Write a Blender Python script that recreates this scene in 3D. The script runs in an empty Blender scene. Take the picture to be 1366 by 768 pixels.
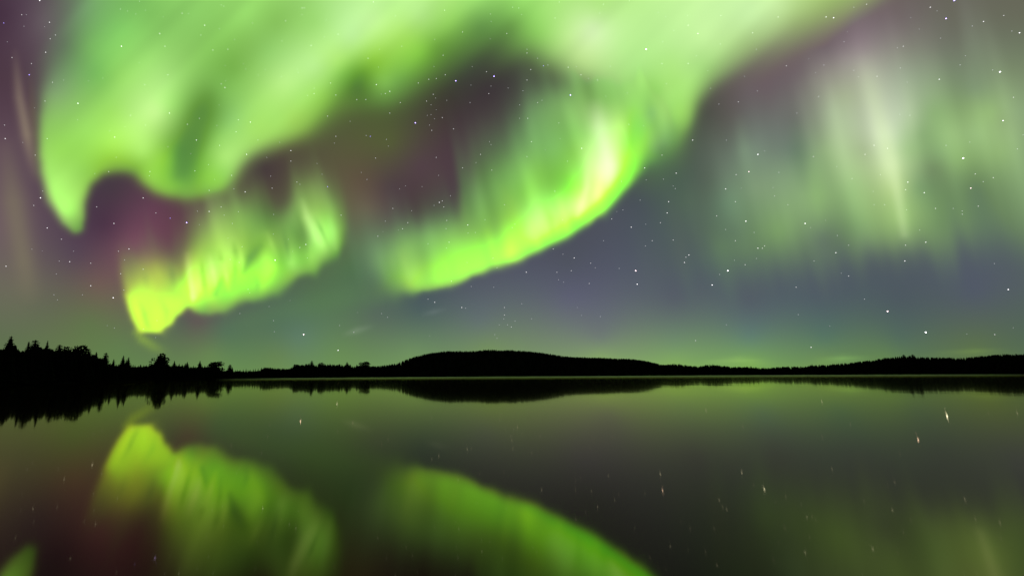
import bpy, math, random
import numpy as np
from mathutils import Matrix, Vector

# ------------------------------------------------------------------ camera, world, exposure
sc = bpy.context.scene
C = bpy.context.scene.collection
CAM_H = 1.6
sc.render.resolution_x, sc.render.resolution_y = 1024, 575
sc.view_settings.view_transform = 'Standard'
sc.view_settings.look = 'None'
sc.view_settings.exposure = 0.0
sc.view_settings.gamma = 1.0
sc.view_settings.use_curve_mapping = False
sc.cycles.max_bounces = 8
sc.cycles.diffuse_bounces = 2
sc.cycles.glossy_bounces = 3
sc.cycles.transparent_max_bounces = 24
sc.cycles.volume_bounces = 0
sc.cycles.caustics_reflective = False
sc.cycles.sample_clamp_indirect = 0.0
# ---------------------------------------------------------------- night sky chart
# The sky is worked out on an angular (gnomonic) chart of the heavens about the direction AX; chart units are
# 1/576 of the tangent, and every dome / curtain vertex looks its radiance up by its own direction.
F0, CX, CY = 576.2, 521.46, 384.0
PITCH, ROLL = 0.20205, -0.0055666
cp, sp, cr, sr = math.cos(PITCH), math.sin(PITCH), math.cos(ROLL), math.sin(ROLL)
AXF = np.array([0, cp, sp]); _up = np.array([0, -sp, cp]); _ri = np.array([1.0, 0, 0])
AXR = _ri*cr + _up*sr
AXU = -_ri*sr + _up*cr
def chart_dir(x, y):
    d = AXR*(x-CX) + AXF*F0 + AXU*(CY-y)
    return d/np.linalg.norm(d)
cam_d = bpy.data.cameras.new('camera')
cam = bpy.data.objects.new('camera', cam_d); C.objects.link(cam); sc.camera = cam
M = Matrix.Identity(4)
for r_ in range(3):
    M[r_][0] = AXR[r_]; M[r_][1] = AXU[r_]; M[r_][2] = -AXF[r_]
M[2][3] = CAM_H
cam.matrix_world = M
cam_d.sensor_width = 36.0
cam_d.lens = F0/1366*36.0
cam_d.shift_x = (683-CX)/1366            # the lens is shifted sideways (the picture is a crop of a wider frame)
cam_d.clip_start = 0.1; cam_d.clip_end = 90000

world = bpy.data.worlds.new('World'); sc.world = world; world.use_nodes = True
wn = world.node_tree.nodes; wl = world.node_tree.links
skyt = wn.new('ShaderNodeTexSky'); skyt.sky_type = 'NISHITA'; skyt.sun_disc = False
skyt.sun_elevation = math.radians(-9); skyt.sun_rotation = math.radians(200)
wn['Background'].inputs['Strength'].default_value = 0.05
wl.new(skyt.outputs[0], wn['Background'].inputs['Color'])

ST = 2.0
X0, X1, Y0, Y1 = -160, 1520, -180, 540
gx = np.arange(X0, X1+.1, ST); gy = np.arange(Y0, Y1+.1, ST)
GX, GY = np.meshgrid(gx, gy)
def tps(pts):
    """smooth interpolation of colours (or numbers) given at chart points"""
    P = np.array([p[:2] for p in pts], float)/300.0
    V = np.array([p[2] if isinstance(p[2], (tuple, list)) else (p[2],) for p in pts], float)
    n = len(P)
    def K(d): return np.sqrt(d*d + 0.02**2)
    D = np.sqrt(((P[:, None]-P[None])**2).sum(-1))
    A = np.zeros((n+1, n+1)); A[:n, :n] = -K(D) - np.eye(n)*0.004; A[:n, n] = 1; A[n, :n] = 1
    W = np.linalg.solve(A, np.vstack([V, np.zeros((1, V.shape[1]))]))
    sx = GX[::3, ::3]/300.0; sy = GY[::3, ::3]/300.0
    out = np.zeros(sx.shape + (V.shape[1],)) + W[n]
    for i in range(n):
        out += -K(np.hypot(sx-P[i, 0], sy-P[i, 1]))[..., None]*W[i]
    lo, hi = V.min(0), V.max(0)
    out = np.clip(out, lo, hi)
    # back to the full chart, linearly
    yi = np.arange(len(gy))/3.0; xi = np.arange(len(gx))/3.0
    y0 = np.minimum(yi.astype(int), out.shape[0]-2); x0 = np.minimum(xi.astype(int), out.shape[1]-2)
    ty = np.minimum(yi-y0, 1)[:, None, None]; tx = np.minimum(xi-x0, 1)[None, :, None]
    o = out[y0]*(1-ty) + out[y0+1]*ty
    o = o[:, x0]*(1-tx) + o[:, x0+1]*tx
    return o if V.shape[1] > 1 else o[..., 0]
def blur1(a, s, axis):
    s = s/ST
    if s < 0.3: return a
    r = int(3*s)+1
    k = np.exp(-0.5*(np.arange(-r, r+1)/s)**2); k /= k.sum()
    pad = [(0, 0)]*a.ndim; pad[axis] = (r, r)
    b = np.pad(a, pad, mode='edge')
    o = np.zeros_like(a)
    for i, w in enumerate(k):
        sl = [slice(None)]*a.ndim; sl[axis] = slice(i, i+a.shape[axis])
        o += w*b[tuple(sl)]
    return o
def blur(a, s, s2=None): return blur1(blur1(a, s, 1), s if s2 is None else s2, 0)
def poly(pts):
    m = np.zeros(GX.shape, bool)
    for i in range(len(pts)):
        xa, ya = pts[i]; xb, yb = pts[(i+1) % len(pts)]
        if ya == yb: continue
        c = ((GY > ya) != (GY > yb)) & (GX < (xb-xa)*(GY-ya)/(yb-ya)+xa)
        m ^= c
    return m.astype(float)
def feather(m, n, a):
    """ray structure eats into the soft borders only"""
    return np.clip(m, 1e-4, 1)**np.exp(-a*(n-1)*20)
def soft(pts, sig):
    """area inside pts with an edge softness that varies along its border"""
    m = poly(pts); S = tps(sig) if len(sig) > 1 else np.full(GX.shape, float(sig[0][2]))
    lv = [2.5, 5, 9, 15, 24, 38]; B = [blur(m, s) for s in lv]
    out = B[0]*(S <= lv[0])
    for i in range(len(lv)-1):
        t = np.clip((S-lv[i])/(lv[i+1]-lv[i]), 0, 1); inn = (S > lv[i]) & (S <= lv[i+1])
        out = np.where(inn, B[i]*(1-t)+B[i+1]*t, out)
    return np.where(S > lv[-1], B[-1], out)
def stroke(pts, k=1.7, g=0.85):
    """pts: (x, y, half width, strength) along a line; gaussian across"""
    out = np.zeros(GX.shape)
    for (xa, ya, wa, sa), (xb, yb, wb, sb) in zip(pts[:-1], pts[1:]):
        dx, dy = xb-xa, yb-ya; L = dx*dx+dy*dy
        t = np.clip(((GX-xa)*dx+(GY-ya)*dy)/L, 0, 1)
        d = np.hypot(GX-xa-t*dx, GY-ya-t*dy)
        w = (wa+(wb-wa)*t)*k; s = (sa+(sb-sa)*t)*g
        out = np.maximum(out, s*np.exp(-(d/w)**2))
    return out
def rays(seed, amp, scales=((34, .5), (17, .35), (9, .2)), lean=0.22, drift=60.0):
    """fine ray structure that follows the leaning field lines"""
    rs = np.random.RandomState(seed); n = np.zeros(GX.shape)
    u = GX-lean*(GY-300)
    for w, a in scales:
        tab = rs.randn(400, 12)
        c = u/w+150; r = GY/drift/(w/17.0)**.5+4
        c0 = np.clip(np.floor(c).astype(int), 0, 398); r0 = np.clip(np.floor(r).astype(int), 0, 10)
        tc = c-np.floor(c); tr = np.clip(r-r0, 0, 1); tc = tc*tc*(3-2*tc); tr = tr*tr*(3-2*tr)
        n += a*((tab[c0, r0]*(1-tc)+tab[c0+1, r0]*tc)*(1-tr)+(tab[c0, r0+1]*(1-tc)+tab[c0+1, r0+1]*tc)*tr)
    return 1+amp*n
def lin(c):
    c = np.clip(c, 0, 1)
    return np.where(c <= 0.04045, c/12.92, ((c+0.055)/1.055)**2.4)
def over(T, col, m):
    col = np.array(col, float)
    if col.ndim == 1: col = col/255.0
    return T*(1-m[..., None]) + col*m[..., None]

BASE = [(-150,0,(66,48,62)),(5,20,(72,52,68)),(5,100,(78,58,70)),(20,130,(82,62,74)),(5,200,(98,78,88)),(5,300,(108,90,96)),(30,380,(108,104,90)),(5,440,(98,110,82)),
 (0,470,(94,114,76)),(60,30,(100,85,95)),(100,340,(88,72,84)),(60,410,(100,105,84)),(140,300,(78,54,72)),(150,250,(72,58,68)),(200,280,(100,65,82)),
 (235,320,(100,66,78)),(180,325,(118,78,92)),(130,380,(110,92,84)),(120,430,(98,116,76)),(260,260,(84,60,68)),(160,460,(98,124,78)),(240,430,(90,98,84)),
 (265,428,(96,88,85)),(300,440,(86,110,88)),(280,470,(102,130,82)),(350,225,(70,58,60)),(340,260,(82,72,62)),(380,200,(78,68,60)),(420,210,(86,82,62)),(430,160,(80,88,58)),(520,190,(84,90,56)),
 (480,240,(94,82,66)),(490,280,(102,92,76)),(540,150,(75,80,55)),(600,130,(62,58,52)),(620,90,(62,66,58)),(650,110,(60,54,56)),(620,160,(66,52,58)),(560,220,(82,66,70)),
 (580,240,(80,64,68)),(530,295,(80,68,72)),(560,280,(74,64,64)),(520,250,(80,66,68)),(650,170,(72,60,64)),(600,200,(76,60,66)),(480,330,(88,108,76)),(470,360,(82,112,78)),(420,400,(84,112,82)),
 (370,430,(85,112,90)),(500,420,(88,106,92)),(560,410,(78,95,95)),(700,370,(85,90,103)),(640,430,(100,115,110)),(650,465,(115,142,95)),(760,350,(80,84,96)),(820,290,(77,82,92)),
 (850,270,(74,82,88)),(860,240,(75,88,80)),(900,230,(74,90,80)),(920,270,(82,102,86)),(940,150,(78,80,72)),(950,190,(84,92,80)),(985,160,(96,92,88)),(1050,130,(106,94,98)),(1020,180,(102,102,96)),(1000,120,(105,93,96)),(1040,95,(108,92,98)),(900,340,(80,92,95)),(900,400,(88,96,104)),
 (1000,400,(84,93,102)),(1000,450,(98,128,110)),(900,460,(114,145,105)),(800,450,(112,125,115)),(800,475,(130,160,104)),(900,482,(128,168,96)),(760,400,(95,98,115)),(1100,390,(80,90,100)),(1200,400,(78,90,96)),
 (1300,390,(82,90,102)),(1360,380,(84,94,98)),(1366,450,(84,104,84)),(1200,450,(84,108,92)),(1100,450,(88,118,98)),(1100,480,(108,142,86)),(1000,484,(122,166,88)),(1300,465,(92,114,76)),(1180,475,(98,130,82)),
 (450,470,(104,138,86)),(550,470,(110,142,95)),(370,475,(102,132,84)),(400,450,(95,125,100)),(100,470,(100,122,76)),
 (1366,250,(90,105,90)),(1366,100,(100,114,92)),(1366,20,(104,106,90)),(1250,20,(106,104,94)),(1180,10,(108,92,98)),(1150,60,(118,100,108)),(1200,300,(88,98,96)),(1050,250,(90,100,94)),(1150,180,(100,105,98)),
 (600,-100,(66,70,60)),(1300,-120,(100,95,90)),(200,-120,(75,70,72)),(1500,300,(84,98,92)),(-150,300,(100,84,92)),(-150,450,(96,112,80)),(200,130,(72,70,66)),(800,100,(72,80,64)),(800,200,(76,84,70))]
BAND = [(130,-180),(105,-60),(92,0),(72,60),(56,120),(52,180),(55,230),(66,268),(84,298),(100,312),(110,308),(113,290),(114,268),(121,246),(138,232),(160,228),(178,231),(190,243),(205,255),(225,262),(250,265),
 (280,262),(302,256),(314,240),(322,222),(337,206),(360,196),(385,187),(410,180),(426,165),(445,147),(468,135),(490,140),(515,143),(535,132),(560,112),(590,88),(620,68),(655,60),(700,68),(735,92),(775,112),(815,125),
 (840,170),(862,235),(885,235),(905,205),(921,165),(928,135),(950,108),(990,82),(1045,55),(1095,33),(1140,12),(1190,-20),(1260,-180)]
BAND_S = [(90,-50,28),(90,30,24),(62,120,9),(52,190,5),(70,280,5),(110,300,4),(116,258,5),(150,230,6),(190,245,7),(250,265,7),(315,240,9),(360,195,11),(420,170,12),(470,135,15),(520,142,13),(600,80,21),(660,60,22),
 (760,105,17),(870,235,20),(918,170,8),(940,112,10),(1000,78,17),(1100,32,20),(1190,-20,20),(850,200,20)]
BAND_C = [(110,10,(120,168,108)),(85,60,(108,140,98)),(130,100,(125,188,95)),(75,120,(128,165,108)),(60,160,(140,192,100)),(80,200,(155,220,95)),(75,240,(170,230,110)),(90,280,(172,230,112)),(105,305,(130,185,85)),
 (120,60,(122,180,98)),(160,40,(130,198,100)),(200,20,(128,190,95)),(260,20,(145,210,105)),(330,20,(152,217,107)),(160,100,(152,218,105)),(200,80,(160,225,115)),(220,110,(172,232,125)),(180,150,(180,238,125)),
 (210,150,(188,242,135)),(150,150,(165,230,105)),(120,180,(162,230,100)),(150,190,(170,236,95)),(190,200,(175,238,108)),(228,140,(165,228,115)),(150,222,(140,195,62)),(180,225,(140,200,70)),(110,230,(150,212,90)),
 (200,240,(150,215,80)),(220,212,(140,205,70)),(238,200,(108,168,60)),(255,180,(112,165,68)),(268,150,(112,165,72)),(280,125,(125,182,84)),(245,225,(112,178,60)),(280,240,(142,208,75)),(300,210,(168,228,112)),
 (288,180,(138,198,92)),(310,160,(145,205,105)),(292,120,(132,192,90)),(310,90,(130,190,85)),(330,60,(140,200,95)),(300,232,(152,217,95)),(260,250,(128,188,68)),(340,170,(165,225,105)),(350,140,(165,225,110)),
 (372,160,(165,225,105)),(392,160,(160,215,95)),(400,130,(168,228,112)),(380,110,(180,235,130)),(420,90,(180,235,135)),(360,70,(152,212,110)),(370,30,(145,205,100)),(420,30,(162,222,118)),(470,50,(185,238,145)),
 (500,30,(190,242,145)),(520,10,(185,240,140)),(560,20,(178,233,132)),(450,80,(172,230,115)),(430,130,(148,208,88)),(460,100,(128,188,78)),(480,98,(112,168,62)),(478,120,(95,140,58)),(500,80,(145,205,75)),(540,50,(165,225,100)),(560,70,(135,200,75)),
 (510,110,(128,185,80)),(530,105,(122,180,78)),(580,60,(122,180,72)),(600,30,(145,205,95)),(640,35,(112,165,80)),(680,35,(118,172,82)),(640,0,(152,215,108)),(600,0,(170,230,120)),(700,10,(150,215,105)),(720,45,(152,215,105)),
 (760,50,(190,235,145)),(790,40,(205,240,170)),(780,80,(185,225,140)),(800,10,(182,233,137)),(830,60,(185,235,145)),(850,90,(170,225,130)),(870,30,(185,235,145)),(900,60,(185,235,145)),(900,100,(175,230,130)),
 (940,50,(195,240,155)),(940,90,(165,215,125)),(1000,20,(195,235,160)),(1000,60,(170,208,130)),(1040,10,(195,232,155)),(1060,30,(170,205,125)),(910,130,(165,225,115)),(904,150,(155,215,100)),(870,120,(150,210,105)),
 (850,130,(145,203,105)),(860,170,(128,183,98)),(880,180,(115,165,90)),(880,220,(95,130,85)),(1100,0,(170,205,120)),(200,-100,(140,205,100)),(600,-100,(165,222,118)),(1000,-100,(182,230,140)),(800,-60,(178,230,130)),(880,150,(140,195,108))]
CEN = [(494,345),(500,362),(512,376),(530,386),(548,390),(575,386),(610,378),(640,366),(662,355),(690,348),(722,334),(760,314),(790,297),(815,275),(836,254),(850,236),(862,218),(880,206),(897,190),(908,160),(902,110),(860,80),(800,85),
 (735,112),(700,140),(680,170),(655,200),(632,225),(614,262),(600,288),(555,295),(525,310),(500,320)]
CEN_S = [(496,350,14),(515,380,12),(560,388,4),(640,366,3.5),(720,334,3.2),(800,290,3.2),(845,242,4),(866,212,8),(895,190,12),(905,140,18),(850,85,18),(790,88,22),(700,150,20),(660,200,26),(615,262,20),(560,293,20),(510,315,20)]
CEN_C = [(505,350,(108,148,92)),(500,375,(96,130,88)),(520,340,(118,163,95)),(540,330,(128,178,95)),(530,368,(130,188,82)),(550,372,(172,225,95)),(556,386,(160,225,62)),(580,362,(158,218,78)),(600,374,(165,228,55)),(570,340,(130,185,90)),
 (600,330,(140,200,88)),(620,342,(152,212,78)),(640,345,(160,222,68)),(640,360,(165,228,40)),(650,310,(130,185,80)),(680,290,(135,192,80)),(620,290,(105,145,80)),(660,260,(112,162,82)),(690,240,(120,178,85)),
 (700,260,(128,192,80)),(720,230,(125,188,80)),(740,240,(130,200,78)),(700,200,(105,150,85)),(740,200,(125,185,95)),(740,160,(112,158,88)),(760,250,(150,220,80)),(780,262,(210,248,130)),(690,310,(178,238,85)),
 (712,312,(198,248,125)),(700,332,(182,238,60)),(730,302,(195,248,115)),(722,327,(160,235,20)),(756,292,(190,246,105)),(770,302,(148,225,10)),(680,340,(200,250,90)),(660,347,(172,236,50)),(776,280,(228,252,155)),
 (800,265,(218,251,135)),(792,240,(208,248,140)),(802,208,(218,249,165)),(815,230,(232,254,185)),(823,205,(212,246,140)),(788,180,(175,228,128)),(800,160,(180,226,135)),(780,150,(150,200,112)),(820,190,(208,246,145)),
 (828,246,(158,236,30)),(812,272,(148,228,10)),(836,215,(165,235,60)),(848,200,(148,218,60)),(842,170,(142,208,80)),(850,226,(118,195,35)),(846,150,(138,202,90)),(830,130,(138,193,100)),(780,120,(128,178,95)),(872,185,(130,185,92)),(895,180,(122,172,96)),(865,155,(140,198,100)),(890,150,(160,215,112)),(870,120,(155,215,108)),(905,120,(175,230,125)),(840,105,(150,205,110)),(800,100,(145,200,112)),(760,110,(125,175,100)),(860,205,(125,190,70)),(880,200,(100,140,85)),(890,100,(168,222,120)),(810,135,(135,190,98)),
 (762,235,(145,212,85)),(765,205,(138,200,88)),(770,175,(135,192,98)),(842,195,(148,220,70)),(834,170,(170,225,105)),(640,230,(95,135,75)),(650,205,(92,128,78))]
LFT = [(160,330),(162,365),(168,395),(176,424),(186,443),(213,444),(219,436),(228,432),(233,422),(243,415),(250,407),(260,415),(280,419),(300,415),(318,403),(340,402),(365,392),(385,378),(402,369),(420,362),(434,348),(449,342),
 (459,324),(461,300),(457,272),(450,250),(440,236),(410,228),(396,240),(385,268),(368,280),(345,262),(305,250),(280,258),(268,290),(250,325),(228,335),(195,332)]
LFT_S = [(162,350,7),(168,400,4),(190,443,3),(222,432,3),(248,408,3),(280,419,4),(330,404,5),(385,378,6),(420,362,5),(452,338,5),(461,300,6),(452,250,14),(410,228,16),(385,268,12),(340,268,20),(290,262,20),(250,320,14),(200,335,14)]
LFT_C = [(175,350,(128,125,85)),(200,345,(140,130,92)),(175,370,(155,172,80)),(200,365,(170,190,82)),(225,365,(165,190,78)),(178,388,(188,215,45)),(210,385,(192,222,42)),(230,385,(178,218,20)),(187,402,(205,248,0)),(215,405,(188,236,0)),
 (183,425,(198,225,0)),(205,430,(218,255,0)),(235,405,(180,232,0)),(196,425,(188,226,0)),(243,340,(115,108,78)),(238,372,(152,182,74)),(250,378,(190,235,70)),(256,396,(228,255,140)),(263,400,(195,245,60)),
 (252,325,(130,150,82)),(260,350,(190,235,92)),(268,404,(178,236,25)),(276,398,(188,240,45)),(278,350,(170,222,92)),(286,372,(210,250,120)),(292,388,(160,222,45)),(302,380,(158,220,50)),(300,402,(150,215,60)),
 (280,412,(138,195,72)),(270,315,(145,180,90)),(290,295,(150,188,98)),(290,330,(170,220,92)),(300,360,(190,240,100)),(310,330,(180,230,102)),(320,350,(182,234,100)),(326,330,(148,198,80)),(335,340,(125,180,75)),
 (340,310,(128,178,82)),(330,285,(125,172,85)),(320,392,(150,215,60)),(340,380,(148,215,50)),(350,370,(170,232,80)),(362,355,(182,236,95)),(366,372,(150,215,60)),(350,332,(155,215,80)),(370,320,(138,188,85)),
 (376,345,(128,188,78)),(386,340,(148,208,92)),(390,356,(152,212,98)),(400,345,(132,192,80)),(410,340,(140,200,85)),(405,312,(102,148,75)),(390,300,(120,170,85)),(400,270,(138,178,95)),(402,250,(125,155,85)),
 (410,290,(165,215,105)),(415,300,(188,232,128)),(426,315,(188,236,132)),(432,328,(180,232,115)),(430,290,(148,202,90)),(440,300,(150,210,95)),(440,280,(142,192,92)),(446,312,(160,220,105)),(452,322,(140,205,85)),
 (456,300,(132,188,85)),(440,338,(130,190,85)),(430,250,(122,148,85)),(445,260,(112,142,78)),(360,295,(105,150,75)),(368,275,(95,118,70))]
RGT = [(870,372),(905,340),(925,290),(940,240),(962,190),(1000,160),(1040,145),(1075,95),(1092,45),(1125,10),(1175,12),(1215,35),(1300,40),(1400,40),(1540,60),(1540,330),(1366,322),(1220,332),(1150,338),(1050,345),(950,362)]
RGT_S = [(900,340,28),(950,210,26),(1040,140,22),(1085,80,18),(1130,15,26),(1250,40,34),(1366,40,36),(1366,322,28),(1200,330,20),(1050,345,24),(950,360,26)]
RGT_C = [(940,240,(92,108,92)),(1000,200,(118,140,118)),(1010,250,(126,156,115)),(1040,260,(125,158,110)),(1090,270,(132,170,108)),(1060,200,(108,130,108)),(1030,200,(110,128,110)),(970,270,(105,138,105)),(1040,150,(108,112,106)),(1100,200,(150,185,125)),(1110,150,(162,182,142)),(1130,130,(175,190,150)),
 (1090,100,(135,130,122)),(1130,80,(160,152,146)),(1150,60,(148,134,136)),(1100,60,(116,102,108)),(1180,50,(140,132,128)),(1210,70,(140,145,126)),(1160,100,(178,183,160)),(1165,150,(198,212,178)),(1180,180,(216,236,192)),(1190,220,(208,237,168)),(1197,250,(182,217,135)),
 (1202,290,(162,207,117)),(1206,315,(145,188,108)),(1150,200,(180,205,150)),(1140,250,(152,193,120)),(1140,300,(122,162,100)),(1212,150,(180,205,160)),(1210,100,(156,172,142)),(1212,200,(165,205,135)),(1225,250,(132,172,110)),
 (1245,150,(145,185,118)),(1270,180,(160,205,125)),(1300,180,(165,210,130)),(1320,150,(150,190,115)),(1300,120,(132,160,115)),(1280,212,(150,196,115)),(1255,205,(142,185,115)),(1335,205,(145,185,112)),(1290,140,(145,182,116)),(1340,160,(140,172,112)),(1225,180,(150,190,125)),(1245,225,(125,158,104)),(1300,250,(115,150,98)),(1360,150,(135,165,114)),
 (1250,300,(120,160,98)),(1300,300,(112,148,95)),(1366,200,(132,165,110)),(1040,310,(118,158,95)),(980,310,(98,128,96)),(930,330,(88,108,92)),(1100,320,(98,122,95)),(1250,60,(124,130,112)),(1300,60,(120,132,108)),
 (1350,90,(120,138,102)),(1500,200,(115,140,100)),(1060,160,(112,118,108)),(960,330,(98,130,95))]

def build_chart():
    L = []
    T0 = tps(BASE)/255.0
    # thin cirrus wisps low over the hills
    for s, c in (([(455,447,2,.0),(475,441,3,.35),(500,434,2,.0)],(150,165,145)), ([(560,420,2,0),(578,416,2.5,.22),(598,411,2,0)],(140,150,150)),
                 ([(930,484,2,0),(985,480,3,.35),(1035,484,2,0)],(170,215,110)), ([(1080,482,2,0),(1125,478,3,.4),(1165,479,2,0)],(150,205,105)),
                 ([(1230,473,2,0),(1300,469,3,.3),(1366,471,2,0)],(140,175,85)), ([(182,443,4,.5),(190,452,5,.6),(205,462,5,.4),(222,470,5,.05)],(150,185,70)),
                 ([(250,446,10,.0),(330,425,14,.25),(470,395,14,.3),(560,400,10,0)],(95,135,85))):
        T0 = over(T0, c, stroke(s, 1.3, 1.0))
    L.append(('base', T0))
    # faint tall rays at the left edge
    T = T0.copy()
    for s, c in (([(20,70,3,.1),(26,130,4.5,.75),(36,180,5,1.0),(46,238,4,.1)],(140,125,108)), ([(8,200,8,.15),(18,270,11,.65),(32,350,9,.6),(44,410,8,0)],(132,126,98)),
                 ([(108,300,5,.1),(113,345,8,.4),(117,400,7,.25),(119,440,5,0)],(132,104,90)), ([(40,90,3,0),(44,150,3.5,.5),(52,250,4,.0)],(110,95,75))):
        T = over(T, c, stroke(s))
    L.append(('left_rays', T))
    # broad overhead band
    m = feather(soft(BAND, BAND_S), rays(21, .05, ((60, .6), (28, .4)), -0.9, 300.0), .25)
    bc = blur(tps(BAND_C), 3)/255.0; bm = blur(bc, 60); bc = np.clip(bm+(bc-bm)*1.22, 0, 1)
    T = over(T, bc*rays(22, .028, ((48, .6), (22, .4)), -1.0, 260.0)[..., None], m)
    T = over(T, (86,134,46), 0.72*soft([(231,240),(236,208),(244,180),(256,152),(270,128),(288,118),(286,150),(276,180),(266,208),(256,240)], [(236,200,5),(255,240,9),(275,180,10),(285,115,14)]))
    T = over(T, (165,225,112), stroke([(892,60,10,.0),(900,110,9,.5),(903,150,7,.45),(905,175,6,0)]))
    L.append(('band', T))
    # pale tall rays on the right
    rc = tps(RGT_C)/255.0; rc = rc*0.86+rc.mean(-1, keepdims=True)*0.15
    T = over(T, rc*rays(3, .055, ((60, .5), (28, .5), (13, .2)), drift=170.0)[..., None], feather(soft(RGT, RGT_S), rays(4, .05, ((40, .6), (18, .5)), .22, 400.0), .6))
    for s, c in (([(1150,70,10,.0),(1168,140,8,.35),(1184,200,6,.6),(1196,250,4.5,.45),(1206,312,3.5,.25)],(220,242,184)), ([(1080,60,9,0),(1086,110,10,.3),(1092,160,11,.2),(1100,220,12,0)],(158,160,145)),
                 ([(1108,110,7,0),(1118,180,8,.3),(1130,260,8,0)],(185,205,160)), ([(985,150,5,0),(992,200,6,.25),(1004,270,8,0)],(150,185,140)),
                 ([(1080,200,6,0),(1090,260,8,.3),(1096,310,7,0)],(150,200,115)), ([(1212,90,5,0),(1216,170,6,.22),(1220,230,6,0)],(190,215,160)), ([(1060,150,5,0),(1066,210,7,.35),(1072,260,6,0)],(98,125,98))):
        T = over(T, c, stroke(s))
    L.append(('right_rays', T))
    # centre curtain
    cc = blur(tps(CEN_C), 2.5, 6)/255.0; veil = np.clip((0.86-cc[..., 1:2])/0.25, 0, 1); cc = cc*(1+0.10*veil)
    T = over(T, cc*rays(8, .085, ((34, .6), (15, .45)), drift=90.0)[..., None], feather(soft(CEN, CEN_S), rays(9, .05, ((34, .6), (14, .5)), .22, 300.0), .5))
    for s, c in (([(794,130,7,.0),(800,170,8,.5),(812,220,7,.8),(812,246,5,.3)],(240,255,208)), ([(786,200,7,.2),(783,250,4,.6),(772,288,3.5,.5)],(236,254,180)),
                 ([(842,140,5,0),(850,185,5,.4),(848,225,5,.35)],(150,228,50)), ([(858,110,5,0),(868,150,6,.35),(880,190,6,0)],(112,168,85)),
                 ([(640,366,3,.0),(690,343,4,.5),(760,308,5,.7),(812,268,6,.8),(838,238,6,.55),(848,212,5,0)],(145,228,8)), ([(556,380,4,.3),(600,376,5,.5),(650,358,4,0)],(160,232,30)),
                 ([(534,325,5,0),(540,350,4,.35),(548,378,4,.4)],(170,220,110)), ([(519,330,4,0),(524,350,4,.35),(528,375,4,.0)],(140,190,105)),
                 ([(668,240,6,0),(690,300,8,.35),(690,335,6,.2)],(185,240,90)), ([(720,270,7,0),(735,300,8,.5),(715,318,7,.3)],(210,250,140)),
                 ([(648,300,4,0),(656,330,4,.4),(662,350,4,.4)],(185,240,80)), ([(700,275,4,0),(712,305,4,.45),(718,326,4,.3)],(205,250,120)), ([(742,255,4,0),(752,285,4,.5),(757,306,4,.3)],(210,250,130)), ([(722,262,4,0),(734,292,4,.35),(738,312,3,.2)],(140,205,60)), ([(588,335,4,0),(596,358,4,.4),(600,374,4,.3)],(180,235,80)), ([(822,150,4,0),(832,185,4,.4),(838,215,4,.2)],(180,235,110)), ([(612,250,5,0),(618,290,6,.3),(610,320,5,0)],(125,170,85))):
        T = over(T, c, stroke(s, 1.5, .9))
    L.append(('centre', T))
    # left curtain
    T = over(T, blur(tps(LFT_C), 2.5, 11)/255.0*rays(11, .05, ((26, .5), (12, .4)), .25)[..., None], feather(soft(LFT, LFT_S), rays(12, .05, ((24, .6), (11, .5)), .22, 300.0), .5))
    T = over(T, (206,243,0), 0.9*soft([(166,390),(205,395),(246,392),(251,405),(243,417),(235,420),(230,431),(219,434),(213,443),(187,442),(181,434),(172,412)], [(169,405,3),(205,392,7),(246,392,7),(204,443,2.5),(240,419,3)]))
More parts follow.
